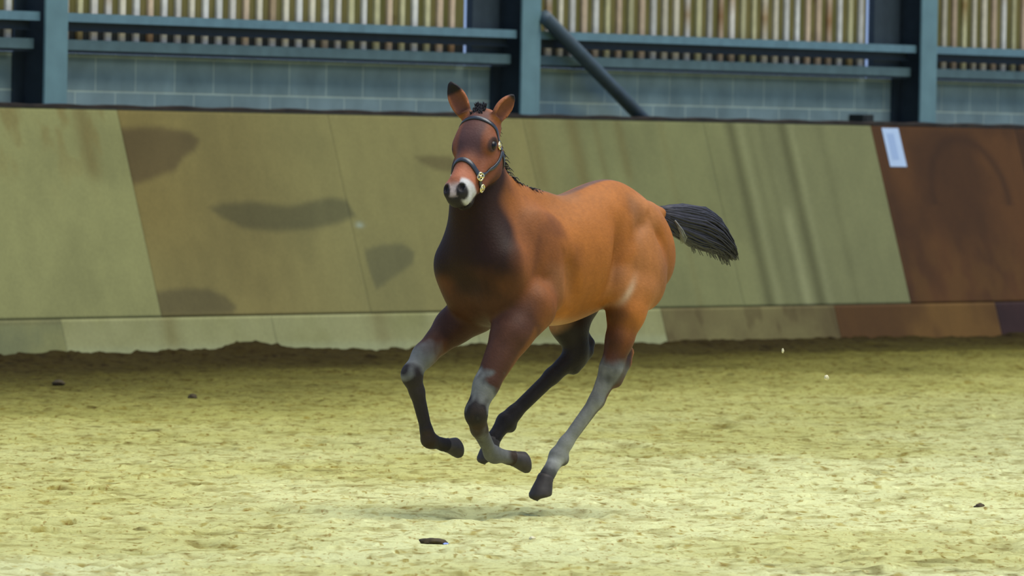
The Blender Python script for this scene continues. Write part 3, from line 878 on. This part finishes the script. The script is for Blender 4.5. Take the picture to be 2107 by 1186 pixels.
# legs
def paint(c, pts, rad, stops):
    d, t = seg_t(V, pts); m = sstep(rad * 1.15, rad * .85, d)
    tt = t + .30 * (n2 - .5) + .12 * (n1 - .5) + .10 * (n3 - .5)
    cc = np.stack([np.interp(tt, [s_[0] for s_ in stops], [s_[1][k] for s_ in stops]) for k in range(3)], -1)
    return mixc(c, cc * (.85 + .3 * n2)[:, None], m)
brn2 = np.array([.042, .026, .016])
RF = [(.43, -.155, .735), (.640, -.170, .552), (.560, -.150, .300), (.462, -.145, .277)]
LF = [(.415, .140, .715), (.595, .130, .41), (.425, .060, .253), (.325, .080, .232)]
LH = [(-.205, .14, .76), (-.178, .128, .575), (-.012, 0, .232), (.06, 0, .145)]
RH = [(-.20, -.10, .78), (-.200, -.082, .632), (.088, -.19, .362), (.165, -.19, .283)]
col = paint(col, RF, .09, [(0, brown * 1.2), (.25, brown), (.42, brown * 1.6), (.66, grey * .75), (.84, grey * .9), (1.0, black * 1.6), (1.3, black * 2), (1.8, black * 1.5), (2.0, brn2), (2.25, black * 2), (3, black)])
# pale inner/rear tendon lines
col = paint(col, LF, .11, [(0, brown * 1.5), (.3, brown * 1.5), (.55, brown * 1.2), (.62, grey * .4), (.74, grey * .85), (.84, grey * .75), (.94, black * 1.2), (1.25, brn2), (1.4, grey * .5), (2.0, grey * .6), (2.5, grey * .7), (2.8, brn2), (3, brn2)])
col = paint(col, LH, .075, [(0, bay * .8), (.45, bayd), (.8, brown * 1.5), (1.0, grey * .45), (1.15, grey * .8), (1.5, grey * 1.1), (1.9, grey * 1.3), (2.1, grey), (2.4, white * .6), (2.7, grey * .4), (3, black * 2)])
col = paint(col, RH, .10, [(0, brown * .5), (.5, black * 1.5), (1, black * 1.5), (1.6, black * 1.3), (2, black * 1.4), (3, black)])
# forearm redder at the rear, hind cannon dark at the rear
dL, tL = seg_t(V, LF); ln = .415 + (.715 - z) * .59
col = mixc(col, bay * .55, .75 * sstep(-.005, -.040, x - ln) * sstep(.11, .09, dL) * sstep(.47, .54, z) * sstep(.86, .76, z))
dL, tL = seg_t(V, RF)
col = mixc(col, bay * .35, .6 * sstep(.70, .60, z - .25 * (x - .5)) * sstep(.60, .54, x) * sstep(.10, .08, dL) * sstep(.55, .58, z))
dL, tL = seg_t(V, LH); ln = -.178 + (.575 - z) * .484
col = mixc(col, brn2 * 1.6, .7 * sstep(-.006, -.020, x - ln) * sstep(.07, .05, dL) * sstep(.27, .31, z) * sstep(.62, .56, z))
dR, tR = seg_t(V, [(-.20, .136, .70), (-.245, .130, .635), (-.235, .130, .60)])
col = mixc(col, black * 1.5, .8 * sstep(.04, .025, dR))
dR, tR = seg_t(V, [(-.21, .126, .53), (-.17, .115, .47)])
col = mixc(col, brown * 1.6, .8 * sstep(.045, .025, dR))
dR, tR = seg_t(V, [(-.040, .004, .222), (-.02, -.0, .20)])
col = mixc(col, black * 2, .8 * sstep(.035, .022, dR))
# dark front edge of the left gaskin
dL, tL = seg_t(V, [(-.232, .142, .790), (-.200, .140, .69), (-.175, .126, .585)])
edge = sstep(.0, .05, x + .195 + .12 * (z - .75)) * sstep(.11, .085, dL) * sstep(.86, .78, z) * sstep(.50, .54, z) * (y > .04) * (x < .0)
col = mixc(col, brown * .8, .85 * edge * sstep(.60, .68, z))
# head
Hq = (V - HO) @ HR.T / HSC; d_, s_h, n_h = Hq[:, 0], Hq[:, 1], Hq[:, 2]
isH = sstep(.02, -.005, sdf_at(V, n_body, n_head))
hc = np.tile(np.array([.27, .085, .035]), (len(V), 1)) * (.85 + .3 * n1)[:, None]
dark_face = sstep(.062, .035, np.abs(s_h - .010)) * sstep(-.05, .0, n_h) * sstep(.235, .17, d_)
hc = mixc(hc, np.array([.075, .042, .045]), .85 * dark_face)
hc = mixc(hc, np.array([.30, .10, .045]), .6 * sstep(.045, .07, s_h) * sstep(.1, .13, d_))
pink = sstep(.25, .29, d_) * sstep(-.05, -.015, n_h)
hc = mixc(hc, np.array([.50, .17, .085]), .9 * pink * sstep(.07, .045, np.abs(s_h)))
# white snip: runs from between the nostrils over the left lip
ws = .8 * sstep(.335, .362, d_ + .15 * np.abs(s_h + .01) + .01 * (n2 - .5)) * sstep(-.052, -.040, n_h + .10 * np.abs(s_h))
side_w = sstep(.018, .028, s_h) * sstep(.308, .332, d_ + .016 * (n2 - .5)) * sstep(-.085, -.055, n_h)
hc = mixc(hc, white, .9 * np.maximum(ws * .8, side_w) * sstep(-.10, -.05, s_h))
# black nostrils and lips
nos = 0
for s in (1, -1):
    q = ((d_ - .367) / .032) ** 2 + ((s_h - .030 * s) / .021) ** 2 + ((n_h - .000) / .034) ** 2
    nos = np.maximum(nos, sstep(1.25, .75, q))
lips = sstep(.358, .372, d_ - .25 * (n_h + .03)) * sstep(.036, .022, s_h) * sstep(.008, -.004, n_h)
lips = np.maximum(lips, sstep(-.060, -.072, n_h) * sstep(.29, .32, d_))
hc = mixc(hc, np.array([.007, .007, .009]), np.clip(.97 * np.maximum(nos, lips), 0, 1))
# underside of the jaw
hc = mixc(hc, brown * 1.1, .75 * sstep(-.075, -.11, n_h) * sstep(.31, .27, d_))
eye_ring = 0
for s in (1, -1):
    q = np.sqrt(((d_ - .137) / .036) ** 2 + ((s_h - .078 * s) / .034) ** 2 + ((n_h + .002) / .027) ** 2)
    hc = mixc(hc, black * 1.5, .85 * sstep(1.05, .75, q))
col = mixc(col, hc, isH)
# ears
for b_, ax_, dk_ in ((earR_b, WX(-.066, .01, .138), .72), (earL_b, WX(.075, .02, .105), .9)):
    L = np.linalg.norm(ax_); a_ = ax_ / L; q = V - b_; t = (q @ a_) / L
    rad = np.linalg.norm(q - (q @ a_)[:, None] * a_, axis=1)
    m = sstep(.05, .15, t) * (rad < .06) * (t < 1.1)
    ec = np.tile(np.array([.20, .07, .035]), (len(V), 1)); ec = mixc(ec, np.array([.38, .13, .05]), sstep(.02, .032, rad))
    ec = mixc(ec, black, sstep(dk_ - .12, dk_, t)); ec = mixc(ec, brown, .7 * sstep(.3, .1, t))
    col = mixc(col, ec, m)
col = col * (.92 + .16 * n3)[:, None]
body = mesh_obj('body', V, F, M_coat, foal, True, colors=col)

# eyes
def uv_ball(name, c, r, mat, parent, R=None):
    bm = bmesh.new(); bmesh.ops.create_uvsphere(bm, u_segments=24, v_segments=16, radius=1)
    for v in bm.verts:
        q = np.array(v.co[:]) * np.array(r)
        if R is not None: q = q @ R
        v.co = Vector(c) + Vector(q)
    me = bpy.data.meshes.new(name); bm.to_mesh(me); bm.free(); me.materials.append(mat)
    for p in me.polygons: p.use_smooth = True
    o = bpy.data.objects.new(name, me); link(o); o.parent = parent; return o
for s in (1, -1):
    uv_ball('eye', hp_(.137, .0745 * s, -.006), (.021, .018, .0165), M_eye, foal, HR)

# hooves: frustums set on the pasterns
def hoof(cor, toe, sole_n, r1, r2, L):
    """cor coronet centre, toe direction axis, sole_n flattening"""
    cor = np.array(cor, float); ax = np.array(toe, float) - cor; ax /= np.linalg.norm(ax)
    ref = np.array(sole_n, float); ref -= ax * (ref @ ax); ref /= np.linalg.norm(ref); sd = np.cross(ax, ref)
    v = []; f = []; seg = 24; prof = [(-.012, r1 * .93), (0, r1 * 1.03), (.010, r1 * 1.03), (L * .55, (r1 + r2) / 2 * 1.06), (L * .82, r2 * 1.0), (L * .94, r2 * .92), (L, r2 * .76), (L + .001, r2 * .5), (L, .004)]
    for (t, r) in prof:
        for k in range(seg):
            a = 2 * math.pi * k / seg
            # front (ref side) runs longer than the heel
            ext = t * (1 + .22 * math.cos(a)) if t > 0 else t
            p = cor + ax * ext + ref * (r * math.cos(a) * 1.05 + .06 * max(t, 0)) + sd * r * math.sin(a)
            v.append(p)
    for i in range(len(prof) - 1):
        for k in range(seg):
            a = i * seg + k; b = i * seg + (k + 1) % seg; f.append((a, b, b + seg, a + seg))
    f.append(tuple(range(seg))[::-1]); f.append(tuple((len(prof) - 1) * seg + k for k in range(seg)))
    o = mesh_obj('hoof', v, f, M_hoof, foal, True); return o
hoof((.462, -.145, .277), (.36, -.142, .262), (0, 0, -1), .0265, .037, .064)
hoof((.325, .080, .232), (.23, .10, .210), (0, 0, -1), .0285, .038, .066)
hoof((.058, 0, .148), (.096, 0, .045), (1, 0, .3), .031, .043, .080)
hoof((.160, -.19, .288), (.190, -.19, .195), (1, 0, .3), .030, .040, .082)

# mane, forelock, tail: many tapering locks
def lock(vs, fs, pts, r0, r1, seg=5, flat=.5):
    mb = MB(); n = len(pts); rr = [r0 + (r1 - r0) * (i / (n - 1)) ** 1.5 for i in range(n)]
    mb.tube(pts, rr, seg); k = len(vs); vs += mb.v; fs += [tuple(i + k for i in f) for f in mb.f]
R_ = random.Random(5)
def hair(name, locks, mat, colors=None):
    vs, fs, cs = [], [], []
    for l in locks:
        k = len(vs); lock(vs, fs, l[0], l[1], l[2])
        if colors: cs += [l[3]] * (len(vs) - k)
    return mesh_obj(name, vs, fs, mat, foal, True, colors=np.array(cs) if colors else None)
crest = [(.452, .025, 1.565), (.425, .018, 1.50), (.395, .012, 1.43), (.365, .008, 1.37), (.320, .004, 1.315), (.265, 0, 1.278), (.195, 0, 1.262), (.130, 0, 1.250)]
def along(P, t):
    i = min(int(t), len(P) - 2); f_ = t - i; return [P[i][k] * (1 - f_) + P[i + 1][k] * f_ for k in range(3)]
lk = []
for i in range(240):
    t = R_.uniform(0, len(crest) - 1.001); p = along(crest, t)
    sink = -.018; L = R_.uniform(.016, .028) * (1.0 if t > 4 else .8)
    nx_ = (-.75, 0, .66) if t < 4.5 else (-.35, 0, .94)
    sd = R_.uniform(-.35, .75)
    dv = Vector((nx_[0] + R_.uniform(-.3, .2), sd, nx_[2] + R_.uniform(-.3, .3))).normalized()
    b0 = Vector((p[0], p[1] + R_.uniform(-.010, .010), p[2])) + Vector(nx_) * sink
    pts = [b0, b0 + dv * (L * .6 - sink), b0 + dv * (L * .9 - sink) + Vector((-.004, sd * .014, -.004)), b0 + dv * (L - sink) + Vector((-.008, sd * .03, -.018))]
    lk.append((pts, .0035, .0006))
hair('mane', lk, M_hair)
lk = []
for i in range(110):
    b0 = Vector(hp_(R_.uniform(-.015, .035), R_.uniform(-.024, .024), .045)); L = R_.uniform(.018, .032)
    dv = Vector(WX(R_.uniform(-.35, .5), -.25 + R_.uniform(-.2, .2), 1)).normalized()
    lk.append(([b0, b0 + dv * L * .6, b0 + dv * L + Vector((0, 0, -.004))], .0036, .0008))
hair('forelock', lk, M_hair)
# tail: upper line and lower line of the hair mass (sagittal plane)
upL = [(-.565, 1.200), (-.70, 1.213), (-.84, 1.203), (-.93, 1.155), (-.99, 1.07), (-1.002, 1.005)]
loL = [(-.585, 1.150), (-.660, 1.095), (-.765, 1.055), (-.86, 1.035), (-.93, 1.02), (-.992, .998)]
lk = []
dark1 = np.array([.030, .028, .038]); lite = np.array([.30, .30, .27])
for i in range(620):
    v = R_.random(); w = R_.uniform(-1, 1)
    pts = []; t_end = R_.uniform(.82, 1.02) if v < .8 else R_.uniform(.45, 1.0)
    for j in range(9):
        t = j / 8 * t_end * 5; i0 = min(int(t), 4); f_ = t - i0
        ux = upL[i0][0] * (1 - f_) + upL[i0 + 1][0] * f_; uz = upL[i0][1] * (1 - f_) + upL[i0 + 1][1] * f_
        lx = loL[i0][0] * (1 - f_) + loL[i0 + 1][0] * f_; lz = loL[i0][1] * (1 - f_) + loL[i0 + 1][1] * f_
        th_ = (.018 + .034 * math.sin(min(t / 5, 1) * math.pi * .8)) * math.sqrt(max(0, 1 - (2 * v - 1) ** 2) + .04)
        pts.append((ux + (lx - ux) * v + .004 * math.sin(t * 3 + i), w * th_ + .01 * math.sin(t + i) * j / 8, uz + (lz - uz) * v + .004 * math.sin(t * 2.3 + i * 1.7)))
    if v > .86 and R_.random() < .5:
        pts[-1] = (pts[-1][0] + .01, pts[-1][1], pts[-1][2] - .022)
    c = dark1 * R_.uniform(.6, 1.5)
    lk.append((pts, .0062, .0012, c))
for i in range(60):      # pale hair under the dock
    v = R_.uniform(0, 1); a_ = Vector((-.628 - .015 * v, R_.uniform(.012, .034), 1.155 - .012 * v)); b_ = Vector((-.700 + .012 * v, R_.uniform(.016, .04), 1.09 - .03 * v))
    lk.append(([a_, a_.lerp(b_, .5) + Vector((-.004, .006, -.002)), b_], .0032, .0008, lite * R_.uniform(.4, 1.2)))
hair('tail', lk, M_tail, True)

# halter -------------------------------------------------------------------
halter = empty('halter', tuple(HO)); halter.parent = foal; halter['label'] = 'black leather halter with brass fittings'
def snap(p, lift):
    p = np.array(p, float)[None]; 
    for _ in range(14):
        e = 1e-3; d0 = sdf_at(p, n_body - 0, n_head)[0]
        g = np.array([(sdf_at(p + np.eye(3)[i] * e, n_body, n_head)[0] - d0) / e for i in range(3)]); gn = np.linalg.norm(g) + 1e-9
        p = p - (d0 - lift) * .8 * g / gn / max(gn, .6)
    return p[0], g / gn
def strap(name, hpts, width, closed=False, n=44, mat=M_lea, lift=.0015, thick=.004):
    """hpts: head-frame (d,s,n) control points, swept flat on the surface"""
    P = [Vector(hp_(*q)) for q in hpts]
    ctrl = P + [P[0]] if closed else P
    pts = []
    seg = [(ctrl[i + 1] - ctrl[i]).length for i in range(len(ctrl) - 1)]; tot = sum(seg)
    for j in range(n + (0 if closed else 1)):
        s = tot * j / n; i = 0
        while i < len(seg) - 1 and s > seg[i]: s -= seg[i]; i += 1
        # catmull-rom
        t = s / seg[i]
        g = lambda k: ctrl[k % (len(ctrl) - 1)] if closed else ctrl[min(max(k, 0), len(ctrl) - 1)]
        a, b, c, d = g(i - 1), g(i), g(i + 1) if not closed or i + 1 < len(ctrl) - 1 else ctrl[0], g(i + 2)
        q = .5 * ((2 * b) + (-a + c) * t + (2 * a - 5 * b + 4 * c - d) * t * t + (-a + 3 * b - 3 * c + d) * t ** 3)
        sp, nn = snap(q, lift); pts.append((Vector(sp), Vector(nn)))
    m = len(pts)
    for it in range(2):
        pts = [((pts[i][0] * 2 + pts[(i - 1) % m if closed else max(i - 1, 0)][0] + pts[(i + 1) % m if closed else min(i + 1, m - 1)][0]) / 4, pts[i][1]) for i in range(m)]
    v = []; f = []
    for i in range(m):
        a = pts[(i - 1) % m if closed else max(i - 1, 0)][0]; b = pts[(i + 1) % m if closed else min(i + 1, m - 1)][0]
        t = (b - a).normalized(); nn = pts[i][1]; nn = (nn - t * nn.dot(t)).normalized(); sd = t.cross(nn); p = pts[i][0]
        for (u_, h_) in ((-1, -.3), (-1, .6), (-.8, 1), (.8, 1), (1, .6), (1, -.3)):
            v.append(p + sd * u_ * width / 2 + nn * h_ * thick)
    rng_ = range(m) if closed else range(m - 1)
    for i in rng_:
        for q in range(6):
            a = i * 6 + q; b = i * 6 + (q + 1) % 6; c = ((i + 1) % m) * 6 + (q + 1) % 6; d = ((i + 1) % m) * 6 + q
            f.append((a, d, c, b))
    if not closed:
        f.append(tuple(range(6))); f.append(tuple((m - 1) * 6 + q for q in range(6))[::-1])
    return mesh_obj(name, [vv - Vector(HO) for vv in v], f, mat, halter, True)
strap('browband', [(.100, -.090, -.075), (.075, -.080, -.02), (.060, -.045, .045), (.055, 0, .062), (.060, .045, .045), (.075, .080, -.02), (.100, .090, -.075)], .017)
strap('noseband', [(.238, 0, .035), (.248, .040, .020), (.268, .058, -.02), (.28, .045, -.062), (.29, 0, -.10), (.28, -.045, -.062), (.268, -.058, -.02), (.248, -.040, .020)], .019, closed=True, n=60)
for s in (1, -1):
    strap('cheekpiece', [(.100, .090 * s, -.075), (.150, .086 * s, -.078), (.22, .07 * s, -.06), (.268, .058 * s, -.022)], .014, n=26)
strap('throat_strap', [(.100, .090, -.075), (.12, .075, -.13), (.13, 0, -.17), (.12, -.075, -.13), (.100, -.090, -.075)], .013, n=34)
strap('chin_strap', [(.15, 0, -.16), (.22, 0, -.14), (.288, 0, -.095)], .011, n=20)
def buckle(q, sx, sz):
    sp, nn = snap(hp_(*q), .004); nn = Vector(nn); t = Vector(HD); t = (t - nn * t.dot(nn)).normalized(); sd = nn.cross(t); c = Vector(sp) - Vector(HO)
    pts = []
    for i in range(25):
        a = 2 * math.pi * i / 24; ca, sa = math.cos(a), math.sin(a)
        ca = math.copysign(abs(ca) ** .6, ca); sa = math.copysign(abs(sa) ** .6, sa)
        pts.append(c + sd * ca * sx + t * sa * sz)
    m = MB(); m.tube(pts, .0035, 8); m.tube([c - t * sz * .95, c + t * sz * .95], .0028, 8)
    m.tube([c - sd * sx * .7 + nn * .001, c + sd * sx * .7 + nn * .001], .004, 8)
    o = m.build('buckle', M_brass, halter, True); o['label'] = 'brass buckle'
for q in ((.098, .092, -.050), (.098, -.092, -.050), (.270, .058, -.030), (.270, -.058, -.030), (.283, .036, -.075)):
    buckle(q, .011, .014)
